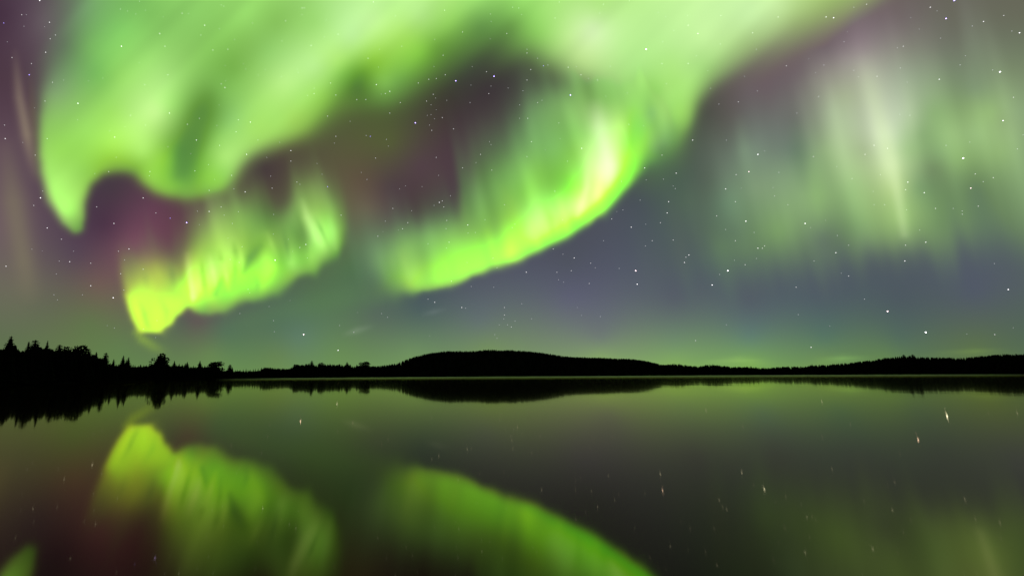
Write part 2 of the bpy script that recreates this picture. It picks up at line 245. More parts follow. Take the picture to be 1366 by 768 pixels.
    for s, c in (([(250,340,4,.1),(254,372,3.5,.5),(257,396,4,.8),(256,406,3,.1)],(232,255,150)), ([(278,335,4,0),(284,362,3.5,.6),(288,380,3,.3)],(226,252,140)),
                 ([(297,345,3,0),(302,368,3,.6),(305,386,3,.2)],(215,250,120)), ([(288,392,3,.5),(294,378,3,.4),(298,366,2,0)],(128,190,50)), ([(270,350,2.5,0),(273,380,3,.5),(275,398,2.5,0)],(155,215,50)),
                 ([(318,325,3,0),(322,345,3,.5),(325,358,3,.1)],(200,240,110)), ([(402,262,3,0),(410,290,4.5,.6),(424,318,5,.7),(432,332,4,.1)],(196,236,140)), ([(438,285,3,0),(443,308,4,.5),(447,330,3.5,.2)],(172,226,120)),
                 ([(386,330,3,0),(389,350,4,.5),(391,362,3,0)],(168,222,110)), ([(412,325,3,0),(416,342,3.5,.45),(414,356,3,0)],(160,215,100)), ([(326,362,3,.3),(334,344,5,.7),(347,328,6,.5),(352,312,6,0)],(108,160,66)), ([(310,318,3,0),(314,335,3.5,.5),(318,352,3,.0)],(128,178,70)), ([(292,330,3,0),(295,345,3,.35),(299,352,2,0)],(140,185,70)),
                 ([(394,280,3,.1),(402,305,2.5,.45),(410,335,2.5,.1)],(108,155,75)), ([(180,400,3,.3),(186,420,3,.5),(190,436,2.5,.2)],(222,255,0)), ([(192,420,2,.2),(196,432,2,.35),(202,438,2,0)],(165,205,0)),
                 ([(205,400,4,.2),(210,420,5,.5),(208,438,3,.4)],(215,255,0)), ([(350,340,4,0),(362,356,6,.4),(350,380,6,.3)],(190,242,95)), ([(243,372,4,.0),(247,388,4.5,.6),(250,404,3,.5)],(196,243,40)), ([(233,350,4,0),(238,385,5,.35),(240,405,4,.0)],(200,240,40)),
                 ([(176,398,2,.0),(182,415,2.5,.5),(190,438,2,.2)],(228,255,20)), ([(186,400,2,.0),(193,418,2.5,.5),(198,436,2,.2)],(168,208,0)), ([(214,398,3,.1),(222,415,3,.4),(222,430,2,.1)],(172,225,0)),
                 ([(205,345,5,0),(212,368,5,.3),(216,390,5,0)],(190,215,90)), ([(226,345,4,0),(230,365,4,.3),(234,385,4,0)],(120,150,70)), ([(190,350,4,0),(194,370,4,.25),(198,388,4,0)],(140,165,75)),
                 ([(355,305,3,0),(362,325,3,.45),(370,345,3,.1)],(170,222,100)), ([(376,300,3,0),(382,325,2.5,.4),(386,345,2.5,.1)],(100,150,75)), ([(418,285,2.5,0),(428,305,2.2,.5),(438,328,2.2,.1)],(120,175,80)),
                 ([(312,335,2.5,0),(314,360,2.5,.5),(312,385,2.5,.1)],(140,200,60)), ([(268,340,2.5,0),(270,362,2.5,.45),(272,378,2.5,.1)],(140,195,60)), ([(340,365,3,0),(344,380,3,.4),(342,396,3,.1)],(125,190,60))):
        T = over(T, c, stroke(s, 1.25, 1.15))
    L.append(('left', T))
    return L

# ------------------------------------------------------------------ helpers
def tag(o, label=None, cat=None, group=None, kind=None):
    if label: o['label'] = label
    if cat: o['category'] = cat
    if group: o['group'] = group
    if kind: o['kind'] = kind
    return o
def mesh_np(name, V, Fq, mats=(), smooth=False):
    """V (n,3); Fq (m,k) with k = 3 or 4"""
    V = np.asarray(V, np.float32); Fq = np.asarray(Fq, np.int32)
    me = bpy.data.meshes.new(name)
    me.vertices.add(len(V)); me.vertices.foreach_set('co', V.ravel())
    me.loops.add(Fq.size); me.loops.foreach_set('vertex_index', Fq.ravel())
    me.polygons.add(len(Fq)); me.polygons.foreach_set('loop_start', np.arange(0, Fq.size, Fq.shape[1], dtype=np.int32))
    me.polygons.foreach_set('loop_total', np.full(len(Fq), Fq.shape[1], np.int32))
    me.update(calc_edges=True)
    for m in mats: me.materials.append(m)
    if smooth: me.polygons.foreach_set('use_smooth', np.ones(len(Fq), bool))
    return me
def link(name, me, parent=None, loc=None):
    o = bpy.data.objects.new(name, me); C.objects.link(o)
    if parent: o.parent = parent
    if loc is not None: o.location = loc
    return o
def material(name):
    m = bpy.data.materials.new(name); m.use_nodes = True
    m.node_tree.nodes.clear()
    return m, m.node_tree.nodes, m.node_tree.links
def rough_mat(name, ca, cb, scale, rough=0.95, bump=0.3):
    m, n, l = material(name)
    out = n.new('ShaderNodeOutputMaterial'); b = n.new('ShaderNodeBsdfDiffuse')
    t = n.new('ShaderNodeTexNoise'); t.inputs['Scale'].default_value = scale; t.inputs['Detail'].default_value = 6
    g = n.new('ShaderNodeTexCoord'); r = n.new('ShaderNodeValToRGB')
    r.color_ramp.elements[0].position = .35; r.color_ramp.elements[1].position = .7
    r.color_ramp.elements[0].color = (*ca, 1); r.color_ramp.elements[1].color = (*cb, 1)
    l.new(g.outputs['Object'], t.inputs['Vector']); l.new(t.outputs['Fac'], r.inputs['Fac'])
    l.new(r.outputs['Color'], b.inputs['Color']); b.inputs['Roughness'].default_value = rough
    bu = n.new('ShaderNodeBump'); bu.inputs['Strength'].default_value = bump
    l.new(t.outputs['Fac'], bu.inputs['Height']); l.new(bu.outputs['Normal'], b.inputs['Normal'])
    l.new(b.outputs[0], out.inputs['Surface'])
    return m
def sky_mat(name, additive):
    m, n, l = material(name)
    out = n.new('ShaderNodeOutputMaterial'); e = n.new('ShaderNodeEmission'); a = n.new('ShaderNodeAttribute')
    a.attribute_name = 'radiance'; l.new(a.outputs['Color'], e.inputs['Color']); e.inputs['Strength'].default_value = 1.0
    if additive:
        t = n.new('ShaderNodeBsdfTransparent'); ad = n.new('ShaderNodeAddShader')
        l.new(e.outputs[0], ad.inputs[0]); l.new(t.outputs[0], ad.inputs[1]); l.new(ad.outputs[0], out.inputs['Surface'])
    else:
        l.new(e.outputs[0], out.inputs['Surface'])
    m.cycles.emission_sampling = 'NONE'
    return m

# ------------------------------------------------------------------ sky dome and aurora
LAYERS = build_chart()
def sample(T, x, y):
    xi = np.clip((x-X0)/ST, 0, len(gx)-1.001); yi = np.clip((y-Y0)/ST, 0, len(gy)-1.001)
    x0 = xi.astype(int); y0 = yi.astype(int); tx = (xi-x0)[..., None]; ty = (yi-y0)[..., None]
    return (T[y0, x0]*(1-tx)+T[y0, x0+1]*tx)*(1-ty)+(T[y0+1, x0]*(1-tx)+T[y0+1, x0+1]*tx)*ty
def dirs(az, el):
    A, E = np.meshgrid(np.radians(az), np.radians(el))
    return np.stack([np.sin(A)*np.cos(E), np.cos(A)*np.cos(E), np.sin(E)], -1)
def chart_of(D):
    z = D@AXF; ok = z > 0.12; zz = np.where(ok, z, 1)
    return CX+F0*(D@AXR)/zz, CY-F0*(D@AXU)/zz, ok
def edge_fade(x, y, ok):
    f = np.clip((x-X0)/150, 0, 1)*np.clip((X1-x)/150, 0, 1)*np.clip((y-Y0)/150, 0, 1)
    return np.where(ok, f*f*(3-2*f), 0)
def grid_faces(ny, nx):
    i = np.arange((ny-1)*(nx-1)); r = i//(nx-1); c = i % (nx-1); a = r*nx+c
    return np.stack([a, a+nx, a+nx+1, a+1], 1)
def set_radiance(me, col):
    at = me.color_attributes.new('radiance', 'FLOAT_COLOR', 'POINT')
    buf = np.ones((len(me.vertices), 4), np.float32); buf[:, :3] = col
    at.data.foreach_set('color', buf.ravel())

R_DOME = 42000.0
az = np.concatenate([np.arange(-180, -56, 4.0), np.arange(-56, 66, 0.35), np.arange(66, 180.1, 3.0)]); az[-1] = 180
el = np.concatenate([[-12, -6, -2], np.arange(-1, 12, 0.3), np.arange(12, 60, 0.6), np.arange(60, 90.1, 3.0)]); el[-1] = 90
D = dirs(az, el); x, y, ok = chart_of(D)
f = edge_fade(x, y, ok)[..., None]
far = lin(np.array([58, 62, 64])/255.0)*np.ones(D.shape)
far = far + lin(np.array([100, 140, 80])/255.0)*0.6*np.exp(-np.abs(D[..., 2:3])*7)
col = lin(sample(LAYERS[0][1], x, np.minimum(y, 500)))*f + far*(1-f)
dome = mesh_np('sky', D.reshape(-1, 3)*R_DOME, grid_faces(len(el), len(az)), [sky_mat('night_sky', False)], True)
set_radiance(dome, col.reshape(-1, 3))
sky = link('sky', dome); tag(sky, kind='structure')

# true brightness of the aurora: its hottest folds are several times brighter than film can hold
def heat_map():
    h = np.zeros(GX.shape)
    for s in ([(178,400,26,.35),(200,425,28,.45),(228,410,24,.4),(245,400,20,.4)], [(252,385,24,.5),(300,380,34,.45),(350,365,34,.42),(400,335,34,.35),(435,310,34,.3)],
              [(540,376,30,.2),(600,362,34,.35),(680,335,30,.7),(740,305,34,1.1),(790,270,40,1.3),(818,240,40,.8),(820,205,40,.3),(815,165,40,.0)], [(60,240,25,.1),(90,290,25,.2)]):
        h = np.maximum(h, stroke(s, 1.0, 1.0))
    return h
HEAT = heat_map()[..., None]
LIN = [lin(T) for _, T in LAYERS]
gb = blur(LIN[-1][..., 1], 9.0)
q_ = np.clip((gb-0.42)/0.30, 0, 1); KK = HEAT[..., 0]*(q_*q_*(3-2*q_))
GAIN = np.stack([1+KK*0.25, 1+KK*1.4, 1+KK*0.1], -1)
AUR = {
 'left_rays': ('faint brownish aurora rays standing at the far left of the sky', 26000.0),
 'band': ('broad bright green aurora band sweeping overhead across the top of the sky', 11000.0),
 'right_rays': ('pale whitish green aurora rays standing over the right half of the lake', 30000.0),
 'centre': ('brilliant white cored green aurora curtain with sharp curved lower edge in the middle', 17000.0),
 'left': ('yellow green folded aurora curtain hanging low over the left treeline', 21000.0)}
aur_mat = sky_mat('aurora_light', True)
aaz = np.arange(-58, 68, 0.16); ael = np.concatenate([np.arange(1, 30, 0.16), np.arange(30, 66, 0.3)])
AD = dirs(aaz, ael); ax_, ay_, aok = chart_of(AD); af = edge_fade(ax_, ay_, aok)[..., None]
faces = grid_faces(len(ael), len(aaz))
for k in range(1, len(LAYERS)):
    key = LAYERS[k][0]; label, dist = AUR[key]
    em = (LIN[k]-LIN[k-1])*GAIN
    e = sample(em, ax_, ay_)*af
    e = np.clip(e-0.0008, 0, None).reshape(-1, 3)
    # the emitting sheet leans away with height, like the field lines it hangs on
    rr = dist*(1.0-0.25*AD[..., 2]) * (1+0.05*np.sin(np.radians(aaz)*9+k)[None, :])
    V = (AD*rr[..., None]).reshape(-1, 3)
    lit = e.max(1) > 0
    keep = lit[faces].any(1).reshape(len(ael)-1, len(aaz)-1)
    part_ = np.zeros_like(keep); j = int(np.argmax(e.sum(1)[faces[:, 0]])); part_.flat[j] = True      # one connected sheet
    while True:
        g_ = part_.copy(); g_[1:] |= part_[:-1]; g_[:-1] |= part_[1:]; g_[:, 1:] |= part_[:, :-1]; g_[:, :-1] |= part_[:, 1:]; g_ &= keep
        if (g_ == part_).all(): break
        part_ = g_
    keep = part_.ravel()
    fk = faces[keep]; used, inv = np.unique(fk, return_inverse=True)
    me = mesh_np('aurora_curtain', V[used], inv.reshape(-1, 4), [aur_mat], True)
    set_radiance(me, e[used])
    o = link('aurora_curtain', me); tag(o, label, 'aurora', 'aurora curtains in the night sky')

# ------------------------------------------------------------------ the lie of the land
PROFILE = [(-200,452),(-60,458),(-30,454),(0,462),(8,458),(15.6,447.5),(22,458),(29,465),(36,461),(39,455),(43,457),(48,452.5),(52,457),(56,459),(60,461),(64,454),(67,460),(71,461),(75,464),(80,459),(84,459),(87,464),(90,462),(93,459),(97,461),
 (101,460),(107,462),(111,468),(115,467),(119,464.5),(124,468),(129,469),(133,474),(137,473),(142,470),(145,475),(148,484),(152,479),(156,484),(160,483),(165,474),(169,477),(172,476),(175,484),(182,485),(190,484),(200,483),(206,480),(211,471),(215,475),(217,478),(220,477),(223,483),
 (228,484),(233,481),(240,484),(250,482.5),(258,486),(263,484),(267,481),(271,486),(277,484),(283,483),(288,482),(293,484),(299,491),(303,489),(307,486),(312,488),(317,491),(322,490),(335,491),(342,489.5),(357,489),(374,491),
 (386,491),(391,488),(396,486),(404,485),(410,484),(416,481),(420,486),(425,485),(429,483),(436,486),(442,484),(449,486),(456,484),(459,487),(463,483),(468,485),(471,488),(476,485),(481,487),(487,482.5),(494,487),(502,487.5),(517,485.5),(527,484),
 (542,478),(557,473.5),(572,470.5),(592,468),(612,467.5),(630,468),(644,466.5),(654,465),(667,466.5),(684,466.5),(709,468),(734,471),(754,474.5),(779,476),(804,476.5),(824,477.5),(846,478),(864,480.5),(879,484),(884,486),(901,484.5),
 (919,486),(930,488),(944,485),(959,486),(976,488.5),(1006,488.5),(1011,490),(1026,490),(1036,488.5),(1056,488),(1076,488),(1083,486),(1101,486),(1121,484.5),(1146,481.5),(1166,479.5),(1181,476.5),(1196,475.5),(1205,473.5),(1208,475.5),
 (1217,473),(1226,476),(1238,475),(1256,476),(1283,476.5),(1298,475),(1318,473.5),(1338,471.5),(1353,471.5),(1366,472),(1420,468),(1500,466),(1600,470)]
PP = np.array(PROFILE, float)
def az_tan(px, py):
    d = AXR*(px-CX)+AXF*F0+AXU*(CY-py)
    return math.atan2(d[0], d[1]), d[2]/math.hypot(d[0], d[1])
def horizon_px(a):
    """chart column where azimuth a meets the horizon"""
    d = np.array([math.sin(a), math.cos(a), 0.03]); z = d@AXF
    return CX+F0*(d@AXR)/z
#          column  shore  ridge  tree height
ZONE = np.array([(-260,60,110,13),(-100,110,150,13),(0,140,185,13),(150,185,235,11.5),(250,290,330,10.5),(340,450,520,10),(430,600,640,12),(510,660,800,11),(560,680,1700,10),(640,700,2100,10),
 (780,720,2000,10),(880,850,1500,10),(960,1000,1200,10),(1026,1000,1150,10),(1200,780,960,12),(1366,580,760,12),(1600,420,600,12)], float)
def zone(px): return [float(np.interp(px, ZONE[:, 0], ZONE[:, k])) for k in (1, 2, 3)]
def prof(px): return float(np.interp(px, PP[:, 0], PP[:, 1]))
def base_prof(px):
    w = 14 if px < 360 else 8
    return float(np.mean([max(prof(px+j+i) for i in range(-w//2, w//2+1, 2)) for j in (-w, -w/2, 0, w/2, w)]))
FWD0, FWD1 = -200.0, 1560.0
AZ0, AZ1 = az_tan(FWD0, 490)[0], az_tan(FWD1, 490)[0]
_pxs = np.arange(FWD0, FWD1+1, 4.0)
_az = np.array([az_tan(p, 490)[0] for p in _pxs])
_S = []; _R = []; _Z = []; _TH = []
for p in _pxs:
    s, r, th = zone(p)
    yb = base_prof(p); t = az_tan(p, yb)[1]
    _S.append(s); _R.append(r); _TH.append(th); _Z.append(max(0.8, CAM_H+r*t-th*0.93))
# behind the viewer the near shore closes the lake
_azf = np.concatenate([[-math.pi, -2.6, -2.0, -1.3], _az, [1.5, 2.1, 2.7, math.pi]])
_Sf = np.concatenate([[22, 26, 45, 60], _S, [260, 80, 30, 22]])
_Rf = np.concatenate([[60, 70, 90, 100], _R, [420, 160, 80, 60]])
_Zf = np.concatenate([[3, 3, 4, 6], _Z, [14, 6, 4, 3]])
_azf[3] = max(_azf[3], -1.3)
def land(a):
    return float(np.interp(a, _azf, _Sf)), float(np.interp(a, _azf, _Rf)), float(np.interp(a, _azf, _Zf))
def height(a, r):
    S, Rg, Z = land(a)
    S = S*(1+0.015*math.sin(a*61)+0.01*math.sin(a*143+1))
    if r <= S: return -min(3.0, (S-r)*0.12)-0.01
    u = (r-S)/(Rg-S)
    low = min(0.7, (r-S)*0.12)
    if u < 1: return low+(Z-low)*(u*u*(3-2*u))*0.999
    return Z*max(0.55, 1-0.25*(r-Rg)/Rg)
angs = np.radians(np.concatenate([np.arange(-180, -62, 4.0), np.arange(-62, 70, 0.3), np.arange(70, 180.1, 4.0)])); angs[-1] = math.pi
rows = []
for a in angs:
    S, Rg, Z = land(a)
    rad = [0.5, S*0.5, S*0.9, S*0.97]+list(S+np.array([-1, 0, 1.0, 3.0]))+list(S+(Rg-S)*np.linspace(0.12, 1, 12))+list(Rg*np.array([1.1, 1.3, 1.8, 2.6, 4]))+[9000, 16000, 30000]
    rows.append([(r*math.sin(a), r*math.cos(a), height(a, r)) for r in sorted(rad)])
V = np.array(rows)
ground_mat = rough_mat('forest_floor', (0.005, 0.006, 0.004), (0.010, 0.010, 0.007), 0.15)
gm = mesh_np('hills', V.reshape(-1, 3), grid_faces(V.shape[0], V.shape[1]), [ground_mat], True)
tag(link('hills', gm), kind='structure')

# ------------------------------------------------------------------ the lake
m, n, l = material('still_water')
out = n.new('ShaderNodeOutputMaterial'); mix = n.new('ShaderNodeMixShader'); fr = n.new('ShaderNodeFresnel'); fr.inputs['IOR'].default_value = 1.33
gl = n.new('ShaderNodeBsdfGlossy'); gl.inputs['Color'].default_value = (1.0, 0.90, 0.54, 1); gl.inputs['Roughness'].default_value = 0.036
df = n.new('ShaderNodeBsdfDiffuse'); df.inputs['Color'].default_value = (0.006, 0.005, 0.003, 1)
geo = n.new('ShaderNodeNewGeometry'); mp = n.new('ShaderNodeMapping'); mp.inputs['Scale'].default_value = (0.05, 0.02, 0.05)
nz = n.new('ShaderNodeTexNoise'); nz.inputs['Scale'].default_value = 1.0; nz.inputs['Detail'].default_value = 2.0
bp = n.new('ShaderNodeBump'); bp.inputs['Strength'].default_value = 0.03; bp.inputs['Distance'].default_value = 0.5
l.new(geo.outputs['Position'], mp.inputs['Vector']); l.new(mp.outputs['Vector'], nz.inputs['Vector']); l.new(nz.outputs['Fac'], bp.inputs['Height'])
l.new(bp.outputs['Normal'], gl.inputs['Normal'])
pw = n.new('ShaderNodeMath'); pw.operation = 'POWER'; pw.inputs[1].default_value = 1.0; l.new(fr.outputs[0], pw.inputs[0]); l.new(pw.outputs[0], mix.inputs[0]); l.new(df.outputs[0], mix.inputs[1]); l.new(gl.outputs[0], mix.inputs[2]); l.new(mix.outputs[0], out.inputs['Surface'])
wv = []; 
for a in angs:
    S = land(a)[0]*1.1
    wv.append([(r*math.sin(a), r*math.cos(a), 0.0) for r in (0.4, S*0.2, S*0.6, S)])
wv = np.array(wv)
wm = mesh_np('lake_water', wv.reshape(-1, 3), grid_faces(wv.shape[0], wv.shape[1]), [m], True)
tag(link('lake_water', wm), kind='structure')

# thin mist lying on the far water
m, n, l = material('water_mist')
out = n.new('ShaderNodeOutputMaterial'); pv = n.new('ShaderNodeVolumePrincipled')
pv.inputs['Color'].default_value = (0.9, 0.9, 0.6, 1); pv.inputs['Density'].default_value = 0.0065; pv.inputs['Anisotropy'].default_value = 0.3
l.new(pv.outputs[0], out.inputs['Volume'])
x0, x1, y0, y1, z0, z1 = -120, 1700, 300, 1150, 0.03, 0.75
mv = [(x0,y0,z0),(x1,y0,z0),(x1,y1,z0),(x0,y1,z0),(x0,y0,z1),(x1,y0,z1),(x1,y1,z1),(x0,y1,z1)]
mf = [(0,3,2,1),(4,5,6,7),(0,1,5,4),(1,2,6,5),(2,3,7,6),(3,0,4,7)]
tag(link('mist', mesh_np('mist', mv, mf, [m])), kind='stuff')

# ------------------------------------------------------------------ trees
needle = rough_mat('dark_needles', (0.004, 0.005, 0.003), (0.008, 0.010, 0.006), 3.0, bump=0)
leaf = rough_mat('dark_leaves', (0.004, 0.005, 0.003), (0.008, 0.010, 0.006), 3.0, bump=0)
bark = rough_mat('dark_bark', (0.02, 0.016, 0.012), (0.04, 0.034, 0.028), 8.0)
def trunk_mesh(rs, r=0.013, top=0.97, lean=0.01, limbs=0):
    V = []; F = []
    def tube(p, q, ra, rb, k=6, seg=4, bend=0.0):
        p = np.array(p, float); q = np.array(q, float); b0 = len(V); bd = rs.randn(3)*bend
        for s in range(seg+1):
            t = s/seg; c = p+(q-p)*t+bd*math.sin(math.pi*t); r_ = ra+(rb-ra)*t
            for j in range(k):
                an = 2*math.pi*j/k; V.append((c[0]+r_*math.cos(an), c[1]+r_*math.sin(an), c[2]))
        for s in range(seg):
            for j in range(k):
                a = b0+s*k+j; b = b0+s*k+(j+1) % k; F.append((a, b, b+k, a+k))
    tube((0, 0, -0.03), (rs.randn()*lean, rs.randn()*lean, top), r, r*0.12, 7, 7, 0.006)
    for i in range(limbs):
        z = rs.uniform(.3, .75); an = rs.uniform(0, 6.28); L = rs.uniform(.12, .24)
        tube((0, 0, z), (L*math.cos(an), L*math.sin(an), z+L*.8), r*.4, r*.1, 5, 3, .01)
    return mesh_np('trunk', V, F, [bark], True)
def spruce_crown(rs, R=0.2, lo=0.08, power=0.85, ragged=0.3, levels=24, droop=0.35):
    V = []; F = []
    for i in range(levels):
        t = (i+rs.uniform(-.2, .2))/levels; t = min(max(t, 0), 1)
        z = lo+(1-lo)*t; rad = R*(1-t)**power+0.006
        nb = int(11-5*t)
        for j in range(nb):
            an = 2*math.pi*(j+rs.uniform(-.35, .35))/nb+i*1.3
            L = rad*rs.uniform(1-ragged, 1+ragged*.6); d = L*droop*rs.uniform(.4, 1.3)
            c, s = math.cos(an), math.sin(an); w = 0.30*L+0.006; th = 0.018*(1-t)+0.01
            # a bough: a drooping, tapering blade of needles with an upturned tip
            pts = [(0, 0, z+th), (L*.45, w*.5, z-d*.45), (L*.8, w*.28, z-d*.85), (L, 0, z-d*.8+.004), (L*.8, -w*.28, z-d*.85), (L*.45, -w*.5, z-d*.45)]
            b = len(V)
            for (u, v, zz) in pts: V.append((u*c-v*s, u*s+v*c, zz))
            for (u, zz) in ((L*.5, z-d*.5-th*1.6), (L*.85, z-d*.85-th*1.1)): V.append((u*c, u*s, zz))
            F += [(b, b+1, b+6, b+6), (b+1, b+2, b+7, b+6), (b+2, b+3, b+7, b+7), (b, b+6, b+5, b+5), (b+6, b+7, b+4, b+5), (b+7, b+3, b+4, b+4), (b+1, b, b+5, b+5), (b+1, b+5, b+4, b+2)]
    # dense heart of the crown
    b = len(V); n8 = 8
    for i, (z, q) in enumerate([(lo, .25), (lo+.05, .62), (lo+(1-lo)*.5, .34), (lo+(1-lo)*.85, .09), (.985, .003)]):
        for j in range(n8): V.append((R*q*math.cos(j*.785), R*q*math.sin(j*.785), z))
    for i in range(4):
        for j in range(n8):
            a = b+i*n8+j; c = b+i*n8+(j+1) % n8; F.append((a, c, c+n8, a+n8))
    # leader
    b = len(V); V += [(0.006, 0, .95), (-.004, .005, .95), (-.004, -.005, .95), (0, 0, 1.0)]
    F += [(b, b+1, b+3, b+3), (b+1, b+2, b+3, b+3), (b+2, b, b+3, b+3)]
    T3 = []
    for q in F:
        T3.append(q[:3])
        if q[3] != q[2]: T3.append((q[0], q[2], q[3]))
    return mesh_np('crown', V, T3, [needle])
def round_crown(rs, R=0.26, lo=0.22, lobes=7, leaves=900, mat=None):
    V = []; F = []
    L = [(0, 0, (lo+.86)/2, R*.85, (1-lo)*.48)]
    for i in range(lobes):
        an = rs.uniform(0, 6.28); q = rs.uniform(.25, .7)*R; z = rs.uniform(lo+.12, .86)
        L.append((q*math.cos(an), q*math.sin(an), z, R*rs.uniform(.35, .6), rs.uniform(.10, .17)))
    for i in range(leaves):
        lx, ly, lz, lr, lh = L[rs.randint(len(L))]
        d = rs.randn(3); d /= np.linalg.norm(d); k = rs.uniform(.45, 1.08)**.6
        p = np.array([lx+d[0]*lr*k, ly+d[1]*lr*k, min(lz+d[2]*lh*k, .995)])
        s = rs.uniform(.016, .036); a = rs.randn(3); a /= np.linalg.norm(a); b_ = np.cross(a, rs.randn(3)); b_ /= np.linalg.norm(b_)
        b = len(V); V += [tuple(p+a*s), tuple(p+b_*s), tuple(p-a*s), tuple(p-b_*s)]; F.append((b, b+1, b+2, b+3))
    V = np.array(V); V[:, 2] *= 1.0/V[:, 2].max()
    return mesh_np('crown', V, F, [mat or leaf])
rs = np.random.RandomState(42)
KINDS_ = []
for i, (R, p, rg, lv, dr) in enumerate([(.20, .85, .3, 24, .35), (.15, .8, .28, 26, .45), (.11, .75, .35, 28, .5), (.25, .95, .3, 22, .3)]):
    KINDS_.append(('spruce_tree', 'spruce', trunk_mesh(rs), spruce_crown(rs, R, .07, p, rg, lv, dr)))
for i, (R, lo, lb, lf) in enumerate([(.27, .2, 8, 1100), (.33, .25, 10, 1300), (.22, .3, 7, 900)]):
    KINDS_.append(('pine_tree' if i == 2 else 'birch_tree', 'pine' if i == 2 else 'birch', trunk_mesh(rs, .012, .82, .02, 5), round_crown(rs, R, lo, lb, lf, needle if i == 2 else leaf)))
KINDS_.append(('spruce_tree', 'spruce', trunk_mesh(rs), spruce_crown(rs, .21, .06, .42, .22, 26, .3)))     # blunt, rounded old crown
def ground_at(x, y): return height(math.atan2(x, y), math.hypot(x, y))
PROTO = {}
def plant(kind, px, ytop, label, group, r=None, wide=1.0):
    nm, cat, tm, cm = KINDS_[kind]
    a, t = az_tan(px, ytop)
    S, Rg, Z = land(a)
    if r is None: r = Rg*random.uniform(.93, 1.0)
    x, y = r*math.sin(a), r*math.cos(a); z = height(a, r)
    H = CAM_H+r*t-z
    if H < 2.0: return None
    if kind not in PROTO:
        root = bpy.data.objects.new(nm, None); C.objects.link(root)
        link('trunk', tm, root); link('crown', cm, root); PROTO[kind] = root
    else:
        src = PROTO[kind]; root = src.copy(); C.objects.link(root)
        for ch in src.children:
            c = ch.copy(); C.objects.link(c); c.parent = root
    root.location = (x, y, z); root.rotation_euler = (0, 0, random.uniform(0, 6.28))
    root.scale = (H*wide, H*wide, H)
    tag(root, label, cat, group)
    return root
random.seed(7)
G_L = 'trees along the left shore'; G_M = 'trees on the low far shore'; G_R = 'trees on the right hand ridge'
special = [
 (3,15.6,447.5,1.25,'broad pointed spruce, the tallest silhouette at the left end of the treeline'),
 (7,48,452.5,1.0,'rounded tree top standing just right of the tallest left spruce'),
 (2,39,455,1.3,'thin spruce tip pressed against the left side of a rounded tree'),
 (1,64,454,1.0,'slim pointed spruce standing between two rounded crowns on the left shore'),
 (7,80,459,1.0,'rounded dark crown just before the first notch of the left treeline'),
 (5,103,460,.9,'widest rounded crown with nearly flat top on the left shore'),
 (7,119,464.5,.9,'small rounded crown right of the widest flat topped one'),
 (3,129,469,1.1,'ragged leaning crown sloping down toward the gap in the left treeline'),
 (7,142,470,.9,'round topped tree at the edge of the first deep gap in the treeline'),
 (1,152,479,1.5,'little pointed spruce standing alone in the first gap of the treeline'),
 (1,165,474,1.4,'left one of a tight pair of trees right of the first gap'),
 (0,172,476,1.2,'right one of a tight pair of trees right of the first gap'),
 (6,211,471,1.15,'tall ragged pine standing above the low wood under the yellow aurora fold'),
 (6,220,477,1.1,'shorter pine touching the right side of the tall ragged pine'),
 (0,233,481,1.3,'small spruce tip right of the two ragged pines'),
 (0,250,482.5,1.4,'low pointed spruce halfway between the ragged pines and the pointed peak'),
 (0,267,481,1.5,'pointed tree making a single peak in the low wood left of centre'),
 (5,288,482,1.6,'wide rounded crown at the end of the low wood before it drops'),
 (7,307,486,1.3,'small rounded crown alone after the low wood drops'),
 (5,398,486,1.3,'leftmost rounded crown of the small wood left of the hill'),
 (7,416,481,1.1,'highest crown of the small wood left of the hill'),
 (4,429,483,1.3,'second highest crown beside the peak of the small wood left of the hill'),
 (7,463,483,1.1,'rounded crown in the middle of the small wood left of the hill'),
 (5,487,482.5,1.4,'last rounded crown of the small wood before the hill rises'),
 (0,1083,485.8,1.5,'single tree tip sticking up from the low shore right of centre'),
 (7,1205,473,1.2,'pointed crown standing above the right ridge, left of its twin'),
 (7,1217,472.6,1.2,'crown standing above the right ridge, right of its twin')]
for k, px, yt, w, lab in special:
    plant(k, px, yt-.6, lab, G_L if px < 340 else (G_M if px < 900 else G_R), wide=w*1.2)
def region(px):
    for lim, lab, g in [(34,'black spruce packed beside the tallest spruce at the left edge',G_L),(75,'black conifer among the high crowns on the far left shore',G_L),(112,'black tree between the rounded crowns of the left shore',G_L),
        (147,'black tree on the downward slope of the left treeline before the first gap',G_L),(206,'low black tree between the first gap and the tall ragged pine',G_L),(262,'low black tree just right of the two ragged pines',G_L),
        (298,'low black tree around the single peak and the wide rounded crown',G_L),(390,'tiny black tree on the flat stretch of shore left of centre',G_M),(450,'small black tree in the left half of the small wood by the hill',G_M),
        (530,'small black tree in the right half of the small wood by the hill',G_M),(980,'tiny black tree on the shore just right of the long hill',G_R),(1100,'tiny black tree on the lowest stretch of the right shore',G_R),
        (1200,'small black tree where the right shore climbs to the ridge',G_R),(1290,'small black tree on the ridge top right of the twin crowns',G_R),(9999,'small black tree at the right end of the ridge',G_R)]:
        if px < lim: return lab, g
px = -34.0
while px < 345:
    k = random.choice([0,1,1,2,2] if px < 34 else [0,1,1,2,2,7,0,3]); y_ = max(prof(px+q) for q in (-3, -1.5, 0, 1.5, 3))+(random.uniform(1.2, 5) if px < 148 else random.uniform(.2, 2.8))
    S, Rg, th = zone(px)
    lab, g = region(px); plant(k, px, y_, lab, g, wide=random.uniform(.9, 1.25) if px < 148 else random.uniform(1.2, 1.7))
    px += random.uniform(2.2, 4.6)
